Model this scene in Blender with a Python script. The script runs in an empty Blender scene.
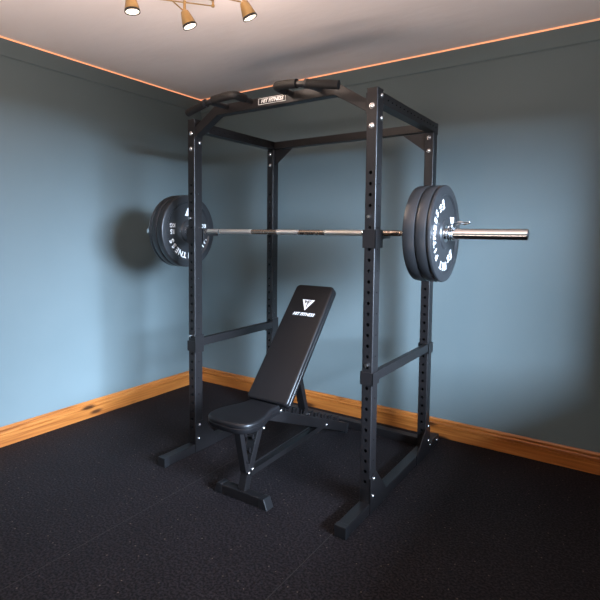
import bpy, bmesh, math, random
from mathutils import Vector, Matrix
random.seed(3)
S = bpy.context.scene
COL = S.collection
PI = math.pi

# ------------------------------------------------------------------ camera
cam_d = bpy.data.cameras.new('camera')
cam = bpy.data.objects.new('camera', cam_d)
COL.objects.link(cam)
YAW, PITCH, ROLL, FPX, PX, PY = .6115, -.0659, .0075, 499.61, 280.74, 267.43
fw = Vector((-math.sin(YAW)*math.cos(PITCH), math.cos(YAW)*math.cos(PITCH), math.sin(PITCH)))
rt = Vector((math.cos(YAW), math.sin(YAW), 0))
up = rt.cross(fw)
R_ = rt*math.cos(ROLL) + up*math.sin(ROLL)
U_ = -rt*math.sin(ROLL) + up*math.cos(ROLL)
M = Matrix.Identity(4)
for i in range(3):
    M[i][0], M[i][1], M[i][2] = R_[i], U_[i], -fw[i]
M.translation = Vector((1.5765, -2.1403, 1.3377))
cam.matrix_world = M
cam_d.sensor_width = 36
cam_d.lens = FPX/600*36
cam_d.shift_x = (300-PX)/600
cam_d.shift_y = (PY-300)/600
cam_d.clip_start = .02
S.camera = cam

# ------------------------------------------------------------------ world, lights, exposure
w = bpy.data.worlds.new('sky'); S.world = w; w.use_nodes = True
w.node_tree.nodes['Background'].inputs[0].default_value = (.55, .7, 1, 1)
w.node_tree.nodes['Background'].inputs[1].default_value = .6
S.view_settings.view_transform = 'Standard'
S.view_settings.look = 'None'
S.view_settings.gamma = 1
S.view_settings.exposure = 0

def area(name, loc, aim, sx, sy, power, color, spread=180):
    l = bpy.data.lights.new(name, 'AREA'); l.shape = 'RECTANGLE'; l.size = sx; l.size_y = sy
    l.energy = power; l.color = color; l.spread = math.radians(spread)
    o = bpy.data.objects.new(name, l); COL.objects.link(o); o.location = loc
    o.rotation_euler = (Vector(aim)-Vector(loc)).to_track_quat('-Z', 'Y').to_euler()
    return o
# daylight falling in through the window of the right wall, and an added warm fill, unseen behind the camera, brightening the ceiling
area('side_window_daylight', (8, -6.4, 3.1), (2.4, -6.4, 3.1), 12.4, 2.8, 23000, (.60, .77, 1))
area('added_ceiling_fill', (.9, -2.75, .1), (.86, -2.3, 2.5), 2.2, .8, 118, (1, .80, .70), 114)

# ------------------------------------------------------------------ materials
def nodes(name):
    m = bpy.data.materials.new(name); m.use_nodes = True
    nt = m.node_tree
    return m, nt, nt.nodes['Principled BSDF']
def plain(name, col, rough=.5, metal=0, bump=0, bscale=200, spec=.5):
    m, nt, b = nodes(name)
    b.inputs['Base Color'].default_value = (*col, 1)
    b.inputs['Roughness'].default_value = rough
    b.inputs['Metallic'].default_value = metal
    b.inputs['Specular IOR Level'].default_value = spec
    tc = nt.nodes.new('ShaderNodeTexCoord')
    n = nt.nodes.new('ShaderNodeTexNoise'); n.inputs['Scale'].default_value = bscale
    n.inputs['Detail'].default_value = 4
    nt.links.new(tc.outputs['Object'], n.inputs['Vector'])
    mr = nt.nodes.new('ShaderNodeMapRange')
    mr.inputs['To Min'].default_value = max(0, rough-.05); mr.inputs['To Max'].default_value = rough+.05
    nt.links.new(n.outputs['Fac'], mr.inputs['Value']); nt.links.new(mr.outputs[0], b.inputs['Roughness'])
    if bump:
        bp = nt.nodes.new('ShaderNodeBump'); bp.inputs['Strength'].default_value = bump
        bp.inputs['Distance'].default_value = .002
        nt.links.new(n.outputs['Fac'], bp.inputs['Height']); nt.links.new(bp.outputs[0], b.inputs['Normal'])
    return m
def emit(name, col, strength):
    m, nt, b = nodes(name)
    b.inputs['Base Color'].default_value = (*col, 1)
    b.inputs['Emission Color'].default_value = (*col, 1)
    b.inputs['Emission Strength'].default_value = strength
    return m
def mix_noise(name, c1, c2, scale, rough, vec=(1, 1, 1), bump=.1, bscale=None, dist=.003, detail=5):
    m, nt, b = nodes(name)
    tc = nt.nodes.new('ShaderNodeTexCoord'); mp = nt.nodes.new('ShaderNodeMapping')
    mp.inputs['Scale'].default_value = vec
    nt.links.new(tc.outputs['Object'], mp.inputs['Vector'])
    n = nt.nodes.new('ShaderNodeTexNoise'); n.inputs['Scale'].default_value = scale; n.inputs['Detail'].default_value = detail
    nt.links.new(mp.outputs[0], n.inputs['Vector'])
    r = nt.nodes.new('ShaderNodeValToRGB')
    r.color_ramp.elements[0].position = .35; r.color_ramp.elements[1].position = .65
    r.color_ramp.elements[0].color = (*c1, 1); r.color_ramp.elements[1].color = (*c2, 1)
    nt.links.new(n.outputs['Fac'], r.inputs['Fac']); nt.links.new(r.outputs[0], b.inputs['Base Color'])
    b.inputs['Roughness'].default_value = rough
    n2 = nt.nodes.new('ShaderNodeTexNoise'); n2.inputs['Scale'].default_value = bscale or scale*8
    n2.inputs['Detail'].default_value = 6
    nt.links.new(mp.outputs[0], n2.inputs['Vector'])
    bp = nt.nodes.new('ShaderNodeBump'); bp.inputs['Strength'].default_value = bump; bp.inputs['Distance'].default_value = dist
    nt.links.new(n2.outputs['Fac'], bp.inputs['Height']); nt.links.new(bp.outputs[0], b.inputs['Normal'])
    return m
def pine(name, along):
    m, nt, b = nodes(name)
    tc = nt.nodes.new('ShaderNodeTexCoord')
    def mp(s):
        x = nt.nodes.new('ShaderNodeMapping')
        x.inputs['Scale'].default_value = s if along == 'x' else (s[1], s[0], s[2])
        nt.links.new(tc.outputs['Object'], x.inputs['Vector']); return x
    n = nt.nodes.new('ShaderNodeTexNoise'); n.inputs['Scale'].default_value = 1; n.inputs['Detail'].default_value = 6
    n.inputs['Distortion'].default_value = 1.2
    nt.links.new(mp((1.6, 8, 46)).outputs[0], n.inputs['Vector'])
    r = nt.nodes.new('ShaderNodeValToRGB')
    e = r.color_ramp.elements
    e[0].position = .3; e[0].color = (.22, .064, .011, 1); e[1].position = .7; e[1].color = (.46, .175, .040, 1)
    x = e.new(.5); x.color = (.37, .120, .023, 1)
    nt.links.new(n.outputs['Fac'], r.inputs['Fac'])
    v = nt.nodes.new('ShaderNodeTexVoronoi'); v.inputs['Scale'].default_value = 1
    nt.links.new(mp((3.2, 1, 11)).outputs[0], v.inputs['Vector'])
    kr = nt.nodes.new('ShaderNodeValToRGB')
    k = kr.color_ramp.elements
    k[0].position = .10; k[0].color = (1, 1, 1, 1); k[1].position = .22; k[1].color = (0, 0, 0, 1)
    nt.links.new(v.outputs['Distance'], kr.inputs['Fac'])
    mx = nt.nodes.new('ShaderNodeMix'); mx.data_type = 'RGBA'
    nt.links.new(kr.outputs[0], mx.inputs['Factor'])
    nt.links.new(r.outputs[0], mx.inputs['A']); mx.inputs['B'].default_value = (.07, .022, .006, 1)
    nt.links.new(mx.outputs['Result'], b.inputs['Base Color'])
    b.inputs['Roughness'].default_value = .38
    return m
def rubber_floor():
    m, nt, b = nodes('rubber_flooring')
    tc = nt.nodes.new('ShaderNodeTexCoord')
    n = nt.nodes.new('ShaderNodeTexNoise'); n.inputs['Scale'].default_value = 3; n.inputs['Detail'].default_value = 8
    nt.links.new(tc.outputs['Object'], n.inputs['Vector'])
    g = nt.nodes.new('ShaderNodeTexNoise'); g.inputs['Scale'].default_value = 100; g.inputs['Detail'].default_value = 5
    nt.links.new(tc.outputs['Object'], g.inputs['Vector'])
    r = nt.nodes.new('ShaderNodeValToRGB'); e = r.color_ramp.elements
    e[0].position = .42; e[0].color = (.0030, .0024, .0028, 1); e[1].position = .62; e[1].color = (.0265, .0205, .0235, 1)
    nt.links.new(g.outputs['Fac'], r.inputs['Fac'])
    v = nt.nodes.new('ShaderNodeTexVoronoi'); v.inputs['Scale'].default_value = 46
    nt.links.new(tc.outputs['Object'], v.inputs['Vector'])
    kr = nt.nodes.new('ShaderNodeValToRGB'); k = kr.color_ramp.elements
    k[0].position = .09; k[0].color = (1, 1, 1, 1); k[1].position = .17; k[1].color = (0, 0, 0, 1)
    nt.links.new(v.outputs['Distance'], kr.inputs['Fac'])
    sep = nt.nodes.new('ShaderNodeSeparateColor'); nt.links.new(v.outputs['Color'], sep.inputs[0])
    gt = nt.nodes.new('ShaderNodeMath'); gt.operation = 'GREATER_THAN'; gt.inputs[1].default_value = .82
    nt.links.new(sep.outputs[0], gt.inputs[0])
    mu = nt.nodes.new('ShaderNodeMath'); mu.operation = 'MULTIPLY'
    nt.links.new(kr.outputs[0], mu.inputs[0]); nt.links.new(gt.outputs[0], mu.inputs[1])
    mx = nt.nodes.new('ShaderNodeMix'); mx.data_type = 'RGBA'
    nt.links.new(mu.outputs[0], mx.inputs['Factor']); nt.links.new(r.outputs[0], mx.inputs['A'])
    mx.inputs['B'].default_value = (.15, .115, .09, 1)
    m2 = nt.nodes.new('ShaderNodeMix'); m2.data_type = 'RGBA'; m2.blend_type = 'MULTIPLY'
    m2.inputs['Factor'].default_value = .5
    nt.links.new(mx.outputs['Result'], m2.inputs['A']); nt.links.new(n.outputs['Fac'], m2.inputs['B'])
    # butt joints between the rubber mats
    xyz = nt.nodes.new('ShaderNodeSeparateXYZ'); nt.links.new(tc.outputs['Object'], xyz.inputs[0])
    ac = None
    for xs in (-.30, .535):
        cp = nt.nodes.new('ShaderNodeMath'); cp.operation = 'COMPARE'; cp.inputs[1].default_value = xs; cp.inputs[2].default_value = .0016
        nt.links.new(xyz.outputs[0], cp.inputs[0])
        if ac:
            ad = nt.nodes.new('ShaderNodeMath'); ad.operation = 'MAXIMUM'
            nt.links.new(ac.outputs[0], ad.inputs[0]); nt.links.new(cp.outputs[0], ad.inputs[1]); cp = ad
        ac = cp
    m3 = nt.nodes.new('ShaderNodeMix'); m3.data_type = 'RGBA'; m3.inputs['B'].default_value = (.032, .028, .028, 1)
    nt.links.new(ac.outputs[0], m3.inputs['Factor']); nt.links.new(m2.outputs['Result'], m3.inputs['A'])
    nt.links.new(m3.outputs['Result'], b.inputs['Base Color'])
    b.inputs['Roughness'].default_value = .72
    b.inputs['Specular IOR Level'].default_value = .16
    bp = nt.nodes.new('ShaderNodeBump'); bp.inputs['Strength'].default_value = .5; bp.inputs['Distance'].default_value = .0025
    nt.links.new(g.outputs['Fac'], bp.inputs['Height']); nt.links.new(bp.outputs[0], b.inputs['Normal'])
    return m

MAT = {
    'wall': mix_noise('blue_wall_paint', (.122, .160, .167), (.130, .168, .175), 2.2, .62, bump=.05, bscale=90),
    'ceiling': mix_noise('ceiling_plaster', (.81, .735, .715), (.85, .775, .755), 1.7, .8, (1, 2.2, 1), bump=.35, bscale=9, dist=.006),
    'floor': rubber_floor(),
    'pine_x': pine('pine_along_back', 'x'), 'pine_y': pine('pine_along_side', 'y'),
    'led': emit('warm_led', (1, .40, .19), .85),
    'steel': plain('black_powder_coat', (.0075, .0066, .0070), .38, bump=.10, bscale=420, spec=.42),
    'bolt': plain('zinc_bolt', (.78, .78, .78), .25, 1),
    'cap': plain('black_plastic', (.006, .006, .007), .45),
    'foam': plain('black_foam_grip', (.006, .0052, .005), .6, bump=.3, bscale=500, spec=.25),
    'pad': plain('black_vinyl', (.0050, .0046, .0052), .40, bump=.10, bscale=260, spec=.30),
    'rubber': plain('bumper_rubber', (.0155, .016, .0175), .34, bump=.06, bscale=300),
    'chrome': plain('chrome', (.80, .80, .81), .12, 1, bscale=40),
    'shaft': plain('brushed_bar_steel', (.46, .39, .33), .26, 1, bscale=60),
    'knurl': plain('knurled_bar_steel', (.66, .64, .61), .42, 1, bump=1.0, bscale=700),
    'white': plain('white_print', (.80, .80, .80), .5),
    'grey_print': plain('faint_grey_print', (.10, .10, .10), .6),
    'brass': plain('brushed_brass', (.46, .31, .14), .34, 1, bscale=20),
    'bulb': emit('lit_bulb', (1, .88, .72), 2.2),
}

# ------------------------------------------------------------------ mesh helpers
class MB:
    def __init__(s): s.bm = bmesh.new()
    def box(s, x0, x1, y0, y1, z0, z1, bevel=0):
        vs = [s.bm.verts.new((x, y, z)) for z in (z0, z1) for (x, y) in ((x0, y0), (x1, y0), (x1, y1), (x0, y1))]
        f = [(3, 2, 1, 0), (4, 5, 6, 7), (0, 1, 5, 4), (1, 2, 6, 5), (2, 3, 7, 6), (3, 0, 4, 7)]
        fs = [s.bm.faces.new([vs[i] for i in q]) for q in f]
        if bevel:
            es = list({e for q in fs for e in q.edges})
            bmesh.ops.bevel(s.bm, geom=es, offset=bevel, segments=2, affect='EDGES', profile=.5)
        return s
    def prism(s, pts, axis, a, b, bevel=0):
        """pts: 2D polygon; axis is the extrusion axis: 'x' -> pts are (y, z), 'y' -> (x, z), 'z' -> (x, y)"""
        def P(p, t):
            return {'x': (t, p[0], p[1]), 'y': (p[0], t, p[1]), 'z': (p[0], p[1], t)}[axis]
        v0 = [s.bm.verts.new(P(p, a)) for p in pts]; v1 = [s.bm.verts.new(P(p, b)) for p in pts]
        fs = [s.bm.faces.new(v0), s.bm.faces.new(list(reversed(v1)))]
        for i in range(len(pts)):
            j = (i+1) % len(pts)
            fs.append(s.bm.faces.new((v0[i], v1[i], v1[j], v0[j])))
        bmesh.ops.recalc_face_normals(s.bm, faces=fs)
        if bevel:
            es = list({e for q in fs for e in q.edges})
            bmesh.ops.bevel(s.bm, geom=es, offset=bevel, segments=2, affect='EDGES', profile=.5)
        return s
    def lathe(s, prof, axis_o, axis_d, n=48, cap=True):
        """prof: list of (r, t) along axis_d from axis_o"""
        d = Vector(axis_d).normalized(); o = Vector(axis_o)
        a = Vector((0, 0, 1)) if abs(d.z) < .9 else Vector((0, 1, 0))
        e1 = d.cross(a).normalized(); e2 = d.cross(e1)
        rings = []
        for r, t in prof:
            rings.append([s.bm.verts.new(o+d*t+(e1*math.cos(2*PI*k/n)+e2*math.sin(2*PI*k/n))*r) for k in range(n)])
        fs = []
        for A, B in zip(rings, rings[1:]):
            for k in range(n):
                j = (k+1) % n
                fs.append(s.bm.faces.new((A[k], A[j], B[j], B[k])))
        if cap:
            fs.append(s.bm.faces.new(list(reversed(rings[0])))); fs.append(s.bm.faces.new(rings[-1]))
        bmesh.ops.recalc_face_normals(s.bm, faces=fs)
        return s
    def tube(s, pts, r, n=12, smooth_steps=0, closed=False, square=False):
        P = [Vector(p) for p in pts]
        if smooth_steps:
            for _ in range(smooth_steps):
                Q = [P[0]]
                for a, b in zip(P, P[1:]):
                    Q += [a*.75+b*.25, a*.25+b*.75]
                Q.append(P[-1]); P = Q
        m = len(P)
        t0 = (P[1]-P[0]).normalized()
        a = Vector((0, 0, 1)) if abs(t0.z) < .9 else Vector((1, 0, 0))
        e1 = t0.cross(a).normalized(); rings = []
        for i, p in enumerate(P):
            t = (P[min(i+1, m-1)]-P[max(i-1, 0)]).normalized()
            e1 = (e1-t*e1.dot(t)).normalized(); e2 = t.cross(e1)
            rr = r[i] if isinstance(r, (list, tuple)) else r
            rings.append([s.bm.verts.new(p+(e1*math.cos(2*PI*k/n)+e2*math.sin(2*PI*k/n))*rr) for k in range(n)])
        fs = []
        for A, B in zip(rings, rings[1:]):
            for k in range(n):
                j = (k+1) % n
                fs.append(s.bm.faces.new((A[k], A[j], B[j], B[k])))
        fs.append(s.bm.faces.new(list(reversed(rings[0])))); fs.append(s.bm.faces.new(rings[-1]))
        bmesh.ops.recalc_face_normals(s.bm, faces=fs)
        return s
    def bar(s, p0, p1, w, h, side=(1, 0, 0), bevel=0):
        """rectangular bar between two points; w across `side`, h across the other direction"""
        a, b = Vector(p0), Vector(p1); d = (b-a).normalized()
        e1 = Vector(side); e1 = (e1-d*e1.dot(d)).normalized(); e2 = d.cross(e1)
        q = [(-1, -1), (1, -1), (1, 1), (-1, 1)]
        v0 = [s.bm.verts.new(a+e1*x*w/2+e2*y*h/2) for x, y in q]; v1 = [s.bm.verts.new(b+e1*x*w/2+e2*y*h/2) for x, y in q]
        fs = [s.bm.faces.new(v0), s.bm.faces.new(list(reversed(v1)))]
        for i in range(4):
            j = (i+1) % 4
            fs.append(s.bm.faces.new((v0[i], v1[i], v1[j], v0[j])))
        bmesh.ops.recalc_face_normals(s.bm, faces=fs)
        if bevel:
            es = list({e for f in fs for e in f.edges})
            bmesh.ops.bevel(s.bm, geom=es, offset=bevel, segments=2, affect='EDGES', profile=.5)
        return s
    def holes(s, o, u, v, W, L, pos, r, n=12, depth=.003):
        """flat wall W x L (u, v unit directions from o) pierced by round holes at distances pos along v"""
        o, u, v = Vector(o), Vector(u), Vector(v); nn = u.cross(v)
        bm = s.bm
        edges = [max(0.0, pos[0]-W*.6)]
        for a, b in zip(pos, pos[1:]): edges.append((a+b)/2)
        edges.append(min(L, pos[-1]+W*.6))
        for a, b in ((0, edges[0]), (edges[-1], L)):
            if b-a > 1e-5:
                bm.faces.new([bm.verts.new(o+u*x+v*y) for x, y in ((0, a), (W, a), (W, b), (0, b))])
        for i, c in enumerate(pos):
            lo, hi = edges[i], edges[i+1]
            inn, out, dp = [], [], []
            for k in range(n):
                t = 2*PI*(k+.5)/n
                dx, dy = math.cos(t), math.sin(t)
                inn.append(bm.verts.new(o+u*(W/2+dx*r)+v*(c+dy*r)))
                dp.append(bm.verts.new(o+u*(W/2+dx*r)+v*(c+dy*r)-nn*depth))
                hx = W/2; hy = (hi-c) if dy > 0 else (c-lo)
                sc = min(hx/abs(dx) if abs(dx) > 1e-6 else 9, hy/abs(dy) if abs(dy) > 1e-6 else 9)
                x, y = W/2+dx*sc, c+dy*sc
                out.append(bm.verts.new(o+u*x+v*y))
            for k in range(n):
                j = (k+1) % n
                bm.faces.new((inn[k], out[k], out[j], inn[j]))
                bm.faces.new((dp[k], inn[k], inn[j], dp[j]))
            # corners of the cell
            for cx, cy, kk in ((W, hi, 0), (0, hi, 1), (0, lo, 2), (W, lo, 3)):
                k0 = [k for k in range(n) if (k+.5)*4/n < kk+1][-1]
                best = None
                P = o+u*cx+v*cy
                for k in range(n):
                    j = (k+1) % n
                    A, B = (out[k].co-o), (out[j].co-o)
                    ax, ay, bx, by = A.dot(u), A.dot(v), B.dot(u), B.dot(v)
                    onx = lambda q: abs(q-cx) < 1e-6
                    ony = lambda q: abs(q-cy) < 1e-6
                    if (onx(ax) and ony(by)) or (ony(ay) and onx(bx)):
                        if not ((onx(ax) and ony(ay)) or (onx(bx) and ony(by))):
                            best = (k, j)
                if best:
                    bm.faces.new((out[best[0]], bm.verts.new(P), out[best[1]]))
        return s
    def build(s, name, mat, parent=None, loc=None, smooth=False, sharp=35):
        me = bpy.data.meshes.new(name)
        s.bm.normal_update()
        s.bm.to_mesh(me); s.bm.free()
        me.materials.append(MAT[mat] if isinstance(mat, str) else mat)
        if smooth:
            me.shade_smooth()
            me.set_sharp_from_angle(angle=math.radians(sharp))
        o = bpy.data.objects.new(name, me); COL.objects.link(o)
        if parent: o.parent = parent
        if loc: o.location = loc
        return o
def tag(o, label=None, cat=None, group=None, kind=None):
    for k, v in (('label', label), ('category', cat), ('group', group), ('kind', kind)):
        if v: o[k] = v
    return o
def empty(name, loc=(0, 0, 0), rot=(0, 0, 0)):
    o = bpy.data.objects.new(name, None); COL.objects.link(o); o.location = loc; o.rotation_euler = rot
    o.empty_display_size = .1
    return o
def text_mesh(bm, body, size, mtx, offset=.0, extrude=.0006, align='CENTER', space=1.0, shear=0):
    c = bpy.data.curves.new('lettering', 'FONT'); c.body = body; c.size = size; c.offset = offset; c.extrude = extrude
    c.align_x = align; c.align_y = 'CENTER'; c.space_character = space; c.resolution_u = 3; c.shear = shear
    o = bpy.data.objects.new('lettering', c); COL.objects.link(o)
    dg = bpy.context.evaluated_depsgraph_get()
    me = bpy.data.meshes.new_from_object(o.evaluated_get(dg))
    me.transform(mtx)
    bm.from_mesh(me)
    bpy.data.objects.remove(o); bpy.data.curves.remove(c); bpy.data.meshes.remove(me)
def frame(o, x, y):
    x = Vector(x).normalized(); y = Vector(y).normalized(); z = x.cross(y)
    m = Matrix.Identity(4)
    for i in range(3): m[i][0], m[i][1], m[i][2], m[i][3] = x[i], y[i], z[i], o[i]
    return m

# ------------------------------------------------------------------ the room
XL, YB, XR, YF, ZC = -1.603, 1.1444, 2.05, -3.3, 2.518
def struct(mb, name, mat, smooth=False):
    return tag(mb.build(name, mat, smooth=smooth), kind='structure')
struct(MB().box(XL-.1, XR+.45, YF-.1, YB+.1, -.1, 0), 'floor', 'floor')
struct(MB().box(XL-.1, XR+.45, YF-.1, YB+.1, ZC, ZC+.1), 'ceiling', 'ceiling')
struct(MB().box(XL-.1, XL, YF-.1, YB+.1, 0, ZC), 'wall_left', 'wall')
struct(MB().box(XL, XR, YB, YB+.1, 0, ZC), 'wall_back', 'wall')
m = MB()   # thick right wall with its deep window opening
XO, WZ0, WZ1 = XR+.45, .75, 2.0
m.box(XR, XO, YF-.1, YB+.1, 0, WZ0).box(XR, XO, YF-.1, YB+.1, WZ1, ZC)
for y0, y1 in ((YF-.1, -1.40), (-.12, YB+.1)):
    m.box(XR, XO, y0, y1, WZ0, WZ1)
struct(m, 'wall_right', 'wall')
struct(MB().box(XL, XR, YF-.1, YF, 0, ZC), 'wall_front', 'wall')
# skirting boards with a moulded top edge
BH = .122
prof = [(0, 0), (.019, 0), (.019, .072), (.010, .0745), (.010, .0805), (.018, .083), (.0175, .092), (.015, .096), (.0075, .0985), (.0075, .1035), (.012, .106), (.011, .113), (.0075, .118), (.005, BH), (0, BH)]
struct(MB().prism([(YB-d, z) for d, z in prof], 'x', XL, XR), 'baseboard_back', 'pine_x')
struct(MB().prism([(XL+d, z) for d, z in prof], 'y', YF, YB-.0), 'baseboard_left', 'pine_y')
# painted cornice boards, the dark line is their lower edge
def cornice(mb, ax):
    if ax == 'x': mb.prism([(YB, 2.405), (YB-.005, 2.405), (YB-.012, 2.411), (YB-.014, 2.509), (YB, 2.509)], 'x', XL, XR)
    else: mb.prism([(XL, 2.405), (XL+.005, 2.405), (XL+.012, 2.411), (XL+.014, 2.509), (XL, 2.509)], 'y', YF, YB)
    return mb
struct(cornice(MB(), 'x'), 'trim_1', 'wall')
struct(cornice(MB(), 'y'), 'trim_2', 'wall')
# warm glowing strip where the cornice meets the ceiling
struct(MB().box(XL+.014, XR, YB-.014, YB, 2.509, ZC), 'trim_3', 'led')
struct(MB().box(XL, XL+.014, YF, YB-.014, 2.509, ZC), 'trim_4', 'led')
# ------------------------------------------------------------------ power rack
H, TX, TY, TZ, D, HH = .605, .054, .066, .0525, .855, 2.006
FF, FB = -.247, 1.046
rack = empty('power_rack', (0, .4, 0))
tag(rack, 'tall black steel power rack standing in the corner of the room', 'power rack')
def rp(mb, name, mat='steel', parent=None, smooth=False):     # part given in room coordinates
    o = mb.build(name, mat, parent or rack, smooth=smooth)
    if parent is None or parent is rack: o.location = (0, -.4, 0)
    return o
def upright_mesh(top):
    mb = MB(); z0 = TZ; L = top-z0
    pos = [.0525+.0507*k for k in range(1, 40) if .0525+.0507*k < 1.60]
    sp = [p for i, p in enumerate(pos) if i % 2 == 0]
    x0, x1, y0, y1 = -TX/2, TX/2, 0, TY
    c = .0045
    mb.holes((x0+c, y0, z0), (1, 0, 0), (0, 0, 1), TX-2*c, L, pos, .0085)
    mb.holes((x1-c, y1, z0), (-1, 0, 0), (0, 0, 1), TX-2*c, L, pos, .0085)
    mb.holes((x1, y0+c, z0), (0, 1, 0), (0, 0, 1), TY-2*c, L, sp, .0042, n=8)
    mb.holes((x0, y1-c, z0), (0, -1, 0), (0, 0, 1), TY-2*c, L, sp, .0042, n=8)
    bm = mb.bm; rim = []
    # rolled corners that catch the light
    for cx, cy, a0 in ((x1-c, y1-c, 0), (x0+c, y1-c, 90), (x0+c, y0+c, 180), (x1-c, y0+c, 270)):
        q = [(cx+c*math.cos(math.radians(a0+t)), cy+c*math.sin(math.radians(a0+t))) for t in (0, 30, 60, 90)]
        lo = [bm.verts.new((x, y, z0)) for x, y in q]; hi = [bm.verts.new((x, y, top)) for x, y in q]
        for k in range(3):
            bm.faces.new((lo[k], lo[k+1], hi[k+1], hi[k]))
        rim += hi
    bm.faces.new(rim)
    bmesh.ops.remove_doubles(bm, verts=bm.verts, dist=1e-5)
    return mb
def bolt_mb(mb, p, d, r=.0095):
    mb.lathe([(r*1.25, 0), (r*1.25, .0015), (r, .0018), (r*.92, .004), (r*.6, .0065), (r*.15, .0075)], p, d, 14)
    return mb
def bolt(p, d, parent=None, r=.0095):
    return rp(bolt_mb(MB(), p, d, r), 'bolt', 'bolt', parent, smooth=True)
XC = H-TX/2
ups = {}
for key, x, y, top in (('FL', -XC, 0, HH), ('FR', XC, 0, HH), ('BL', -XC, D-TY, 1.942), ('BR', XC, D-TY, 1.942)):
    mb = upright_mesh(top)
    o = mb.build('upright', 'steel', rack, smooth=True, sharp=40); o.location = (x, y-.4, 0); ups[key] = o
    cap = MB().box(-TX/2-.0005, TX/2+.0005, -.0005, TY+.0005, top, top+.004, .001) if top == HH else None
    if cap: cap.build('end_cap', 'cap', o)
# feet
for s in (-1, 1):
    x0, x1 = (s*H, s*(H-TX)) if s < 0 else (H-TX, H)
    mb = MB()
    mb.box(x0, x1, FF+.002, FB, 0.002, TZ, .003)
    fb = rp(mb, 'foot_beam')
    if s < 0:
        for y in (-.17, -.12, -.07):
            rp(MB().lathe([(.0035, 0), (.0035, .0006)], (x1, y, .03), (1, 0, 0), 10), 'adjuster_hole', 'cap', fb)
    MB().box(x0-.0015, x1+.0015, FF, FF+.035, 0, TZ+.0015, .002).build('end_cap', 'cap', fb)
    MB().box(x0-.0015, x1+.0015, FB-.02, FB+.002, 0, TZ+.0015, .002).build('end_cap', 'cap', fb)
    for side in (-1, 1):
        xa = (x1 if side > 0 else x0); xb = xa+side*.005
        if side < 0: xb = xa
        else:
            rp(MB().prism([(-.002, 0.004), (-.002, .175), (.035, .192), (.066, .192), (.185, .062), (.185, .004)], 'x', xa, xb, .001), 'foot_gusset')
            rp(MB().prism([(D+.004, .004), (D+.004, .150), (D-.012, .187), (D-.05, .187), (.632, .056), (.632, .004)], 'x', xa, xb, .001), 'foot_gusset')
        for (y, z) in ((.032, .168), (.025, .085), (D-.036, .178), (D-.03, .086), (D+.02, .045), (D+.145, .030)):
            bolt((xb if y < D else xa, y, z), (side, 0, 0))
rp(MB().box(-H+TX, H-TX, .900, .956, .002, .0545, .003), 'rear_floor_beam')
# top frame
for s in (-1, 1):
    x0, x1 = (-H, -H+TX) if s < 0 else (H-TX, H)
    ya, yb, za, zb = TY, D+.003, 1.945, 1.998
    mb = MB()
    pos = [.04+.05*k for k in range(15)]
    mb.holes((x1, ya, za), (0, 0, -1), (0, 1, 0), zb-za, yb-ya, pos, .0042, n=8) if False else None
    mb.holes((x1, yb, zb), (0, 0, -1), (0, -1, 0), zb-za, yb-ya, pos, .0042, n=8)
    mb.holes((x0, ya, zb), (0, 0, -1), (0, 1, 0), zb-za, yb-ya, pos, .0042, n=8)
    bm = mb.bm
    c = {(i, j, k): bm.verts.new(((x0, x1)[i], (ya, yb)[j], (za, zb)[k])) for i in (0, 1) for j in (0, 1) for k in (0, 1)}
    for q in (((0, 0, 1), (1, 0, 1), (1, 1, 1), (0, 1, 1)), ((0, 0, 0), (0, 1, 0), (1, 1, 0), (1, 0, 0)),
              ((0, 0, 0), (1, 0, 0), (1, 0, 1), (0, 0, 1)), ((0, 1, 0), (0, 1, 1), (1, 1, 1), (1, 1, 0))):
        bm.faces.new([c[t] for t in q])
    sb = rp(mb, 'top_side_beam')
    MB().box(x0-.001, x1+.001, D-.012, D+.006, za-.012, zb+.002, .001).build('end_cap', 'cap', sb)
    bolt((s*(H-.03), D-.03, zb), (0, 0, 1))
    xi = x0 if s > 0 else x1
    # corner gusset below the rear beam
    xa = xi
    pts = [(xa, 1.945), (xa-s*.145, 1.945), (xa-s*.135, 1.935), (xa, 1.832)]
    rp(MB().prism(pts, 'y', .815, .821, .001), 'corner_gusset')
    # bolts on the uprights
    for z in (1.928, 1.838):
        bolt((s*XC, 0, z), (0, -1, 0), r=.0105)
    for z in (1.980, 1.877):
        bolt((s*H, .046, z), (s, 0, 0)); bolt((s*(H-TX), .046, z), (-s, 0, 0))
    for z in (1.910, 1.834):
        bolt((s*XC, D-TY, z), (0, -1, 0))
rp(MB().box(-H+TX, H-TX, .797, .845, 1.947, 1.997, .003), 'top_rear_beam')
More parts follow.
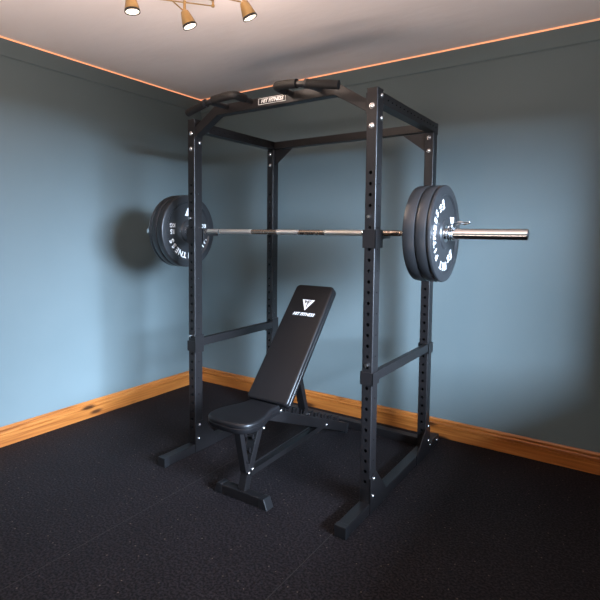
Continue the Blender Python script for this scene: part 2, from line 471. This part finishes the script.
# pull-up bar: sloped ends, multi grips, name plate
pb = empty('pull_up_bar'); pb.parent = rack; pb.location = (0, -.4, 0)
ya, yb = .005, .058
mb = MB()
out = [(-.551, 1.905), (-.375, 2.008), (.375, 2.008), (.551, 1.905), (.551, 1.962), (.395, 2.062), (-.395, 2.062), (-.551, 1.962)]
mb.prism(out, 'y', ya, yb, .003)
cross = mb.build('crossbar', 'steel', pb)
for s in (-1, 1):
    MB().box(s*.551-.003, s*.551+.003, -.001, .066, 1.895, 1.99, .001).build('mounting_plate', 'steel', pb)
    P = [(s*.13, .02, 2.05), (s*.13, -.06, 2.052), (s*.135, -.135, 2.054), (s*.22, -.147, 2.047), (s*.31, -.15, 2.033), (s*.47, -.125, 2.008)]
    hd = MB().tube(P, .0145, 14, 2).build('grip_handle', 'steel', pb, smooth=True)
    MB().tube([(s*.30, .02, 2.045), (s*.30, -.06, 2.042), (s*.29, -.145, 2.035)], .0145, 12).build('support_stub', 'steel', hd, smooth=True)
    MB().tube([(s*.13, -.05, 2.052), (s*.13, -.085, 2.053), (s*.133, -.137, 2.054), (s*.20, -.146, 2.048), (s*.265, -.150, 2.041)], .0215, 16, 2).build('foam_grip', 'foam', hd, smooth=True)
    MB().tube([(s*.325, -.149, 2.031), (s*.40, -.138, 2.019), (s*.473, -.1245, 2.0075)], .0205, 16, 1).build('foam_grip', 'foam', hd, smooth=True)
    MB().tube([(s*.312, -.150, 2.0328), (s*.325, -.149, 2.031)], .0225, 16).build('grip_collar', 'cap', hd, smooth=True)
sg = MB().box(-.080, .098, ya-.002, ya, 2.021, 2.055).build('name_plate', 'cap', cross)
nb = MB()
for a in ((-.078, .096, 2.0525, 2.0540), (-.078, .096, 2.022, 2.0235), (-.078, -.0765, 2.022, 2.054), (.0945, .096, 2.022, 2.054)):
    nb.box(a[0], a[1], ya-.003, ya-.002, a[2], a[3])
text_mesh(nb.bm, 'HIT FITNESS', .0265, frame(Vector((.009, ya-.0026, 2.038)), (1, 0, 0), (.0, 0, 1)), offset=.0005, shear=.3)
nb.build('lettering', 'white', sg)

# ------------------------------------------------------------------ safety bars
for s in (-1, 1):
    sb = empty('safety_bar', (s*XC, .4, .69))
    tag(sb, 'black safety bar between the right front and right back uprights of the rack' if s > 0 else
        'black safety bar between the left front and left back uprights of the rack', 'safety bar', 'side safety bars of the rack')
    dz = .0 if s > 0 else .012
    bx = (.003, .030) if s > 0 else (-.005, .032)
    def sp(mb, name, mat='steel', par=None, smooth=False): return mb.build(name, mat, par or sb, smooth=smooth)
    sp(MB().box(bx[0], bx[1], TY-.4+.0005, D-TY-.4-.0005, -.047+dz, dz, .002), 'beam')
    for yy, d in ((-.4, -1), (D-.4, 1)):
        mb = MB()
        o = TX/2
        y0, y1 = (yy-.005, yy+TY+.004) if d < 0 else (yy-TY-.004, yy+.005)
        yf = (y0, yy-.0008) if d < 0 else (yy+.0008, y1)
        yi = (yy+TY+.0008, y1) if d < 0 else (y0, yy-TY-.0008)
        zt, zbm = (.0, -.062)
        mb.box(-o-.006, o+.006, yf[0], yf[1], zbm, zt, .001)
        mb.box(-o-.006, -o-.0012, y0, y1, zbm, zt+(.03 if s < 0 else 0)*0, .001)
        mb.box(o+.0012, o+.006, y0, y1, zbm-(.0 if s > 0 else .01), zt+(.0 if s > 0 else .035), .001)
        mb.box(-o-.006, o+.006, yi[0], yi[1], zbm, zt, .001)
        br = sp(mb, 'sleeve_bracket')
        if d < 0:
            sp(MB().tube([(0, -.4-.0015, .034), (0, -.4-.016, .034)], .0075, 12), 'locking_pin', 'bolt', br, smooth=True)

# ------------------------------------------------------------------ J hooks
TILT = -.0053
def barz(x): return 1.3505+TILT*x
for s in (-1, 1):
    zc = barz(s*XC)-.0142
    jh = empty('j_hook', (s*XC, .033, zc))
    tag(jh, 'black bar hook on the front right upright, holding the barbell beside the right plates' if s > 0 else
        'black bar hook on the front left upright, holding the barbell beside the left plates', 'bar hook', 'hooks holding the barbell')
    o = TX/2
    mb = MB()
    mb.box(-o-.006, o+.006, -.039, -.0342, -.056, .03, .001)
    if s > 0: mb.box(o+.0012, o+.006, -.039, .045, -.056, .03, .001)
    else: mb.box(-o-.006, -o-.0012, -.039, .045, -.056, .03, .001)
    mb.box(-o-.006, o+.006, .0342, .039, -.056, .03, .001)
    mb.build('hook_bracket', 'steel', jh)
    prf = [(.039, -.05), (.060, -.05), (.100, -.013), (.188, -.013), (.188, .016), (.1825, .016), (.1800, -.0005), (.039, -.0005)]
    ck = MB().prism(prf, 'x', -.012, .012, .001).build('cradle', 'steel', jh)
    MB().box(-.013, .013, .045, .178, -.0004, 0).build('cradle_liner', 'cap', ck)
    MB().tube([(0, -.0345, .09), (0, -.054, .09)], .0078, 12).build('locking_pin', 'bolt', jh, smooth=True)

# ------------------------------------------------------------------ barbell
YBAR = .199
bar_ = empty('barbell', (0, YBAR, 1.3505), (0, math.atan(-TILT), 0))
tag(bar_, 'steel barbell lying across the rack hooks, loaded with black plates', 'barbell')
SH = .0142
MB().lathe([(SH, -.735), (SH, .735)], (0, 0, 0), (1, 0, 0), 24).build('shaft', 'shaft', bar_, smooth=True)
for a, b in ((-.63, -.275), (-.09, .06), (.225, .452)):
    MB().lathe([(SH+.0008, a), (SH+.0008, b)], (0, 0, 0), (1, 0, 0), 24).build('knurled_grip', 'knurl', bar_, smooth=True)
for a in (-.53, -.09, .06, .225, .452):
    MB().lathe([(SH+.0012, a-.004), (SH+.0012, a+.004)], (0, 0, 0), (1, 0, 0), 20).build('grip_ring', 'chrome', bar_, smooth=True)
for s in (-1, 1):
    inner = .742 if s > 0 else .794
    LE = 1.2164 if s > 0 else 1.186
    MB().lathe([(.0245, inner-.03), (.0245, LE-.004), (.023, LE)], (0, 0, 0), (s, 0, 0), 32).build('sleeve', 'chrome', bar_, smooth=True)
    MB().lathe([(.02, inner-.05), (.036, inner-.046), (.0375, inner-.04), (.0375, inner-.004), (.035, inner-.001)], (0, 0, 0), (s, 0, 0), 32).build('collar', 'chrome', bar_, smooth=True)
    MB().lathe([(.012, LE), (.012, LE+.0016)], (0, 0, 0), (s, 0, 0), 20).build('end_cap', 'cap', bar_, smooth=True)

# ------------------------------------------------------------------ weight plates
def plate_mb(R, T):
    h = T/2; e = .008
    half = [(.0262, h-.002), (.045, h-.002), (.047, h-.001), (.066, h-.001), (.072, h-min(.009, T*.33)), (R*.78, h-min(.009, T*.33)), (R*.815, h), (R-e, h), (R-e*.3, h-e*.3), (R, h-e)]
    prof = half + [(r, -t) for r, t in reversed(half)]
    mb = MB()
    mb.lathe(prof+[half[0]], (0, 0, 0), (1, 0, 0), 72, cap=False)
    return mb
def arc_text(bm, face, body, ang0, step, rad, size, x):
    """letters with tops outward, read clockwise by someone facing the plate face (+1: from +X, -1: from -X)"""
    for i, ch in enumerate(body):
        if ch == ' ': continue
        a = ang0-step*i                       # counter-clockwise angle as that viewer sees it
        hx = face                              # viewer's right is +Y for +X, -Y for -X
        rad_v = Vector((0, hx*math.cos(a), math.sin(a)))
        tan_v = Vector((0, hx*math.sin(a), -math.cos(a)))
        text_mesh(bm, ch, size, frame(Vector((x, 0, 0))+rad_v*rad, tan_v, rad_v), offset=.0012, extrude=.0005)
def plate(x, T, R, label, faces, rot, weight, group):
    root = empty('weight_plate', (x, YBAR, barz(x)), (0, math.atan(-TILT), 0))
    tag(root, label, 'weight plate', group)
    plate_mb(R, T).build('rubber_disc', 'rubber', root, smooth=True, sharp=25)
    for f in (-1, 1):
        MB().lathe([(.0255, T/2-.004), (.0255, T/2-.0005), (.040, T/2-.0005), (.0405, T/2-.004)], (0, 0, 0), (f, 0, 0), 32, cap=False).build('steel_hub_ring', 'chrome', root, smooth=True)
    for f in faces:
        mb = MB(); xs = f*(T/2-min(.009, T*.33)+.0006)
        arc_text(mb.bm, f, 'HIT FITNESS', rot+math.radians(66.5), math.radians(13.3), .668*R, .222*R, xs)
        for da in (-97, 97):
            a = rot+math.radians(da)
            rv = Vector((0, f*math.cos(a), math.sin(a)))
            upv = Vector((0, f*math.cos(rot), math.sin(rot)))
            rtv = Vector((0, f*math.sin(rot), -math.cos(rot)))
            text_mesh(mb.bm, weight, .040, frame(Vector((xs, 0, 0))+rv*.6*R+upv*.02, rtv, upv), offset=.001, extrude=.0005)
            text_mesh(mb.bm, 'KG', .034, frame(Vector((xs, 0, 0))+rv*.6*R-upv*.02, rtv, upv), offset=.001, extrude=.0005)
        upv = Vector((0, f*math.cos(rot), math.sin(rot))); rtv = Vector((0, f*math.sin(rot), -math.cos(rot)))
        c = Vector((xs, 0, 0))-upv*.13
        vs = [mb.bm.verts.new(c+rtv*a*.034+upv*b*.03) for a, b in ((-1, 1), (1, 1), (0, -1))]
        mb.bm.faces.new(vs)
        mb.build('lettering', 'white', root)
    return root
G = 'black bumper plates on the barbell'
plate(.771, .057, .2245, 'thick black bumper plate innermost on the right end of the barbell', (), 0, '20', G)
plate(.826, .049, .2245, 'black bumper plate in the middle of the right stack', (), 0, '15', G)
plate(.8615, .020, .2245, 'thin black bumper plate with white lettering, outermost on the right end of the barbell', (1,), math.radians(210), '15', G)
plate(-.821, .053, .2345, 'thick black bumper plate with white lettering, innermost on the left end of the barbell', (1,), math.radians(270), '15', G)
plate(-.873, .049, .2345, 'black bumper plate in the middle of the left stack', (), 0, '15', G)
plate(-.909, .020, .2345, 'thin black bumper plate outermost on the left end of the barbell, nearest the wall', (), 0, '5', G)
# spring clip
cx = .897
cl = empty('spring_collar', (cx, YBAR, barz(cx)))
tag(cl, 'chrome spring clip with two wire handles holding the right plates on the bar', 'barbell clip')
pts = [(-.016+.009*t/(2*PI)*1.0, .0285*math.cos(t+1.1), .0285*math.sin(t+1.1)) for t in [k*2*PI/24 for k in range(24*3+7)]]
MB().tube(pts, .0035, 8).build('coil', 'chrome', cl, smooth=True)
def handle(y, x0):
    return [(x0, y*.8, .0285), (x0+.004, y, .040), (x0+.030, y*1.3+.005, .052), (x0+.058, y*1.5+.008, .056), (x0+.060, y*1.5+.018, .050), (x0+.030, y*1.3+.014, .043)]
MB().tube(handle(-.004, -.014), .003, 8, 1).build('wire_handle', 'chrome', cl, smooth=True)
MB().tube(handle(.018, .008), .003, 8, 1).build('wire_handle', 'chrome', cl, smooth=True)

# ------------------------------------------------------------------ adjustable bench
B0 = .02
bench = empty('adjustable_bench', (B0, 0, 0))
tag(bench, 'black adjustable weight bench with raised back pad standing inside the rack', 'weight bench')
def bp_(mb, name, mat='steel', par=None, smooth=False): return mb.build(name, mat, par or bench, smooth=smooth)
def rounded(pts, radii, seg=8):
    out = []
    n = len(pts)
    for i in range(n):
        p, a, b = Vector(pts[i]), Vector(pts[i-1]), Vector(pts[(i+1) % n]); r = radii[i]
        u, v = (a-p).normalized(), (b-p).normalized()
        ang = u.angle(v)
        if r <= 0 or abs(ang-PI) < .05: out.append(p); continue
        d = r/math.tan(ang/2)
        c = p+(u+v).normalized()*(r/math.sin(ang/2))
        s, e = p+u*d-c, p+v*d-c
        a0 = math.atan2(s.y, s.x); a1 = math.atan2(e.y, e.x)
        da = (a1-a0+PI) % (2*PI)-PI
        for k in range(seg+1):
            t = a0+da*k/seg; out.append(c+Vector((math.cos(t), math.sin(t)))*r)
    return out
def pad_mb(outline, T, er, mtx):
    """cushion: outline (2D), thickness T downward from the face, rounded edges er"""
    mb = MB(); n = len(outline); P = [Vector(p) for p in outline]
    area_ = sum(P[i-1].x*P[i].y-P[i].x*P[i-1].y for i in range(n))
    if area_ < 0: P.reverse()
    nor = []
    for i in range(n):
        t = (P[(i+1) % n]-P[i-1]).normalized(); nor.append(Vector((t.y, -t.x)))
    levels = []
    for k in range(6):
        a = PI/2*k/5; levels.append((er*(1-math.sin(a)), -er*(1-math.cos(a))))
    levels += [(0, -T*.42), (.0025, -T*.47), (.0025, -T*.5), (0, -T*.55), (0, -T+er*.5), (er*.3, -T)]
    rings = [[mb.bm.verts.new((p.x-q.x*off, p.y-q.y*off, z)) for p, q in zip(P, nor)] for off, z in levels]
    for A, B in zip(rings, rings[1:]):
        for k in range(n):
            j = (k+1) % n
            mb.bm.faces.new((A[k], B[k], B[j], A[j]))
    mb.bm.faces.new(rings[0]); mb.bm.faces.new(list(reversed(rings[-1])))
    bmesh.ops.recalc_face_normals(mb.bm, faces=mb.bm.faces)
    mb.bm.transform(mtx)
    return mb
# seat: wide rounded front, narrower neck towards the back pad
half = [(0, -.424), (.062, -.421), (.104, -.407), (.131, -.375), (.140, -.328), (.139, -.285), (.128, -.235), (.110, -.185), (.097, -.140), (.093, -.095), (.092, -.052)]
def smooth_open(P, k=2):
    P = [Vector(p) for p in P]
    for _ in range(k):
        Q = [P[0]]
        for a, b in zip(P, P[1:]): Q += [a*.75+b*.25, a*.25+b*.75]
        Q.append(P[-1]); P = Q
    return P
hp = smooth_open([(x, -.052+(y+.052)*.925) for x, y in half])
outl = [(p.x, p.y) for p in hp]+[(-p.x, p.y) for p in reversed(hp[1:])]
bp_(pad_mb(outl, .050, .014, Matrix.Translation((0, 0, .452))), 'seat_pad', 'pad', smooth=True)
bp_(MB().box(-.07, .07, -.33, -.08, .386, .397, .002), 'seat_plate')
# back pad
b0 = Vector((0, -.040, .448)); b1 = Vector((0, .430, 1.036))
ud = (b1-b0).normalized(); LB = (b1-b0).length
nrm = Vector((1, 0, 0)).cross(ud)
mtx = frame(b0, (1, 0, 0), ud)
ol = rounded([(-.144, 0), (.126, 0), (.142, LB), (-.121, LB)], [.022, .022, .030, .030])
back = bp_(pad_mb(ol, .052, .013, mtx), 'back_pad', 'pad', smooth=True)
lg = MB()
def onpad(x, s, h=.0008): return b0+Vector((1, 0, 0))*x+ud*s+nrm*h
def tri(bm, pts, h):
    bm.faces.new([bm.verts.new(onpad(x, s, h)) for x, s in pts])
cs = LB-.155
tri(lg.bm, [(-.036, cs+.048), (.006, cs-.026), (.050, cs+.048)][::1], .0008)
text_mesh(lg.bm, 'HIT FITNESS', .0265, mtx @ Matrix.Translation((.008, cs-.052, .0006)), offset=.0010, extrude=.0003, shear=.3)
bp_(lg, 'printed_logo', 'white', back)
lg = MB()
for q in ([(-.016, .043), (-.007, .043), (-.005, .022), (-.010, .022)], [(-.006, .036), (.005, .036), (.005, .029), (-.006, .029)],
          [(.006, .043), (.013, .043), (.009, -.006), (.005, -.004)], [(.013, .043), (.030, .043), (.027, .037), (.013, .037)], [(.013, .030), (.022, .030), (.020, .024), (.013, .024)]):
    tri(lg.bm, [(x, cs+s) for x, s in q], .0013)
bp_(lg, 'logo_letters', 'pad', back)
bp_(MB().bar(onpad(0, .03, -.064), onpad(0, LB*.72, -.064), .11, .022, bevel=.003), 'back_frame')
# main beam
A, Bp = Vector((0, -.075, .393)), Vector((0, .846, .030))
bd = (Bp-A).normalized(); bn = Vector((1, 0, 0)).cross(bd)
bp_(MB().bar(A, Bp, .056, .058, bevel=.003), 'main_beam')
bp_(MB().bar(Bp-bd*.004, Bp+bd*.006, .059, .062, bevel=.001), 'end_cap', 'cap')
lad = MB()
for k in range(8):
    s = .20+.088*k
    for x in (-.026, .020):
        c = A+bd*s+bn*.028
        q = [c-bd*.032, c+bd*.030, c+bd*.030+bn*.010, c+bd*.012+bn*.036, c+bd*.003+bn*.032, c-bd*.002+bn*.006, c-bd*.022+bn*.006, c-bd*.024+bn*.030, c-bd*.036+bn*.026]
        v0 = [lad.bm.verts.new(p+Vector((x, 0, 0))) for p in q]; v1 = [lad.bm.verts.new(p+Vector((x+.006, 0, 0))) for p in q]
        fs = [lad.bm.faces.new(v0), lad.bm.faces.new(v1[::-1])]+[lad.bm.faces.new((v0[i-1], v1[i-1], v1[i], v0[i])) for i in range(len(q))]
        bmesh.ops.recalc_face_normals(lad.bm, faces=fs)
    if k % 1 == 0:
        lad.bar(c+Vector((-x-.026, 0, 0))+bd*.008+bn*.004, c+Vector((-x+.026, 0, 0))+bd*.008+bn*.004, .010, .008, side=bd)
bp_(lad, 'adjustment_ladder')
# strut of the back pad
st = bp_(MB().bar((0, .338, .268), (0, .212, .655), .048, .032, bevel=.002), 'back_strut')
MB().tube([(-.038, .338, .272), (.038, .338, .272)], .007, 10).build('pivot_pin', 'bolt', st, smooth=True)
# front legs
bp_(MB().bar((0, -.112, .372), (0, -.212, .135), .052, .040, bevel=.002), 'rear_post')
bp_(MB().bar((.004, -.285, .390), (.004, -.228, .140), .040, .030, bevel=.002), 'front_post')
bp_(MB().bar((0, -.236, .045), (0, -.196, .170), .044, .042, bevel=.002), 'front_leg')
p0, p1 = Vector((0, -.135, .372)), Vector((0, -.232, .142)); dd = (p1-p0).normalized(); dn = Vector((0, -dd.z, dd.y))
if dn.y > 0: dn = -dn
for s in (.085, .150, .205):
    lad = MB(); c = p0+dd*s
    for x in (-.026, .020):
        q = [c-dd*.004, c+dd*.008, c+dd*.004+dn*.028, c-dd*.016+dn*.034, c-dd*.020+dn*.028, c-dd*.006+dn*.020]
        v0 = [lad.bm.verts.new(p+Vector((x, 0, 0))) for p in q]; v1 = [lad.bm.verts.new(p+Vector((x+.006, 0, 0))) for p in q]
        fs = [lad.bm.faces.new(v0), lad.bm.faces.new(v1[::-1])]+[lad.bm.faces.new((v0[i-1], v1[i-1], v1[i], v0[i])) for i in range(len(q))]
        bmesh.ops.recalc_face_normals(lad.bm, faces=fs)
    lad.bar(c+Vector((-.026, 0, 0))+dn*.01, c+Vector((.026, 0, 0))+dn*.01, .006, .016, side=dd)
    bp_(lad, 'seat_hook')
# link bar, a shallow channel
lk = MB().bar((0, -.205, .129), (0, .575, .146), .042, .006)
for x in (-.023, .023):
    lk.bar((x, -.205, .124), (x, .575, .141), .006, .028)
bp_(lk, 'link_bar')
for p, d in (((.028, -.104, .330), 1), ((.028, -.197, .146), 1), ((-.028, -.197, .146), -1), ((.028, .558, .140), 1), ((.028, -.225, .135), 1), ((.029, .05, .378), 1)):
    bp_(bolt_mb(MB(), p, (d, 0, 0), .009), 'bolt', 'bolt', smooth=True)
# front foot with slanted rubber ends
ft = bp_(MB().prism([(-.150, .002), (.150, .002), (.136, .050), (-.136, .050)], 'y', -.266, -.213, .003), 'front_foot')
for s in (-1, 1):
    MB().prism([(s*.120, 0), (s*.172, 0), (s*.150, .0525), (s*.120, .0525)], 'y', -.2675, -.2115, .003).build('end_cap', 'cap', ft)
bp_(MB().box(-.030, .030, .815, .850, .0, .008), 'rear_foot', 'cap')

# ------------------------------------------------------------------ ceiling spotlight fitting
lamp = empty('ceiling_spotlight', (-.02, -.56, ZC))
tag(lamp, 'brass ceiling light with several swivel spotlights on thin arms', 'ceiling light')
L0 = Vector((-.02, -.56, ZC))
def lp(mb, name, mat='brass', par=None, smooth=True):
    o = mb.build(name, mat, par or lamp, smooth=smooth)
    if (par or lamp) is lamp: o.location = -L0
    return o
lp(MB().lathe([(.062, 0), (.062, .014), (.055, .022), (.02, .026)], (L0.x, L0.y, ZC), (0, 0, -1), 32), 'ceiling_rose')
lp(MB().lathe([(.011, 0), (.011, .10), (.014, .105), (.014, .125), (.006, .132)], (L0.x, L0.y, ZC-.02), (0, 0, -1), 16), 'stem')
HUB = Vector((L0.x, L0.y, ZC-.115))
heads = [((-.288, -.655, 2.388), (.10, .05, -1)), ((-.190, -.423, 2.378), (.28, .25, -1)), ((.097, -.336, 2.380), (.30, .35, -1)),
         ((.24, -.62, 2.385), (.3, -.3, -1)), ((-.06, -.80, 2.385), (-.2, -.4, -1))]
knots = [Vector((-.073, -.355, 2.400)), Vector((-.20, -.564, 2.425)), Vector((-.05, -.38, 2.43)), Vector((.10, -.60, 2.425)), Vector((.02, -.70, 2.425))]
for i, (p, d) in enumerate(heads):
    p, d = Vector(p), Vector(d).normalized()
    k = knots[i]
    arm = lp(MB().tube([HUB, (HUB+k)/2, k+Vector((0, 0, .025)), k-Vector((0, 0, .004))], .0055, 10), 'arm')
    MB().tube([k, p], .0032, 8).build('rod', 'brass', arm, smooth=True)
    MB().lathe([(.0065, 0), (.0085, .003), (.0085, .010), (.004, .013)], k+Vector((0, 0, .006)), (0, 0, -1), 12).build('joint', 'brass', arm, smooth=True)
    MB().tube([p+Vector((0, 0, .05)), p], .007, 10).build('knuckle', 'brass', arm, smooth=True)
    hd = MB().lathe([(.012, -.004), (.018, 0), (.022, .012), (.031, .050), (.033, .066), (.031, .066), (.029, .060)], p, d, 28, cap=False).build('spot_head', 'brass', arm, smooth=True)
    MB().lathe([(.0335, .062), (.0345, .072), (.0300, .072), (.0295, .066)], p, d, 28, cap=False).build('rim', 'cap', hd, smooth=True)
    MB().lathe([(.0005, .058), (.027, .060), (.0298, .069), (.022, .073), (.0005, .074)], p, d, 28, cap=False).build('bulb', 'bulb', hd, smooth=True)
    l = bpy.data.lights.new('spot_glow', 'SPOT'); l.energy = 3; l.color = (1, .78, .55); l.spot_size = math.radians(95); l.spot_blend = .8; l.shadow_soft_size = .03
    lo = bpy.data.objects.new('spot_glow', l); COL.objects.link(lo); lo.location = p+d*.085-L0; lo.parent = lamp
    lo.rotation_euler = d.to_track_quat('-Z', 'Y').to_euler()
g = bpy.data.lights.new('bulb_spill', 'POINT'); g.energy = 10; g.color = (1, .80, .68); g.shadow_soft_size = .08
go = bpy.data.objects.new('bulb_spill', g); COL.objects.link(go); go.location = Vector((-.02, -.50, 2.13))-L0; go.parent = lamp
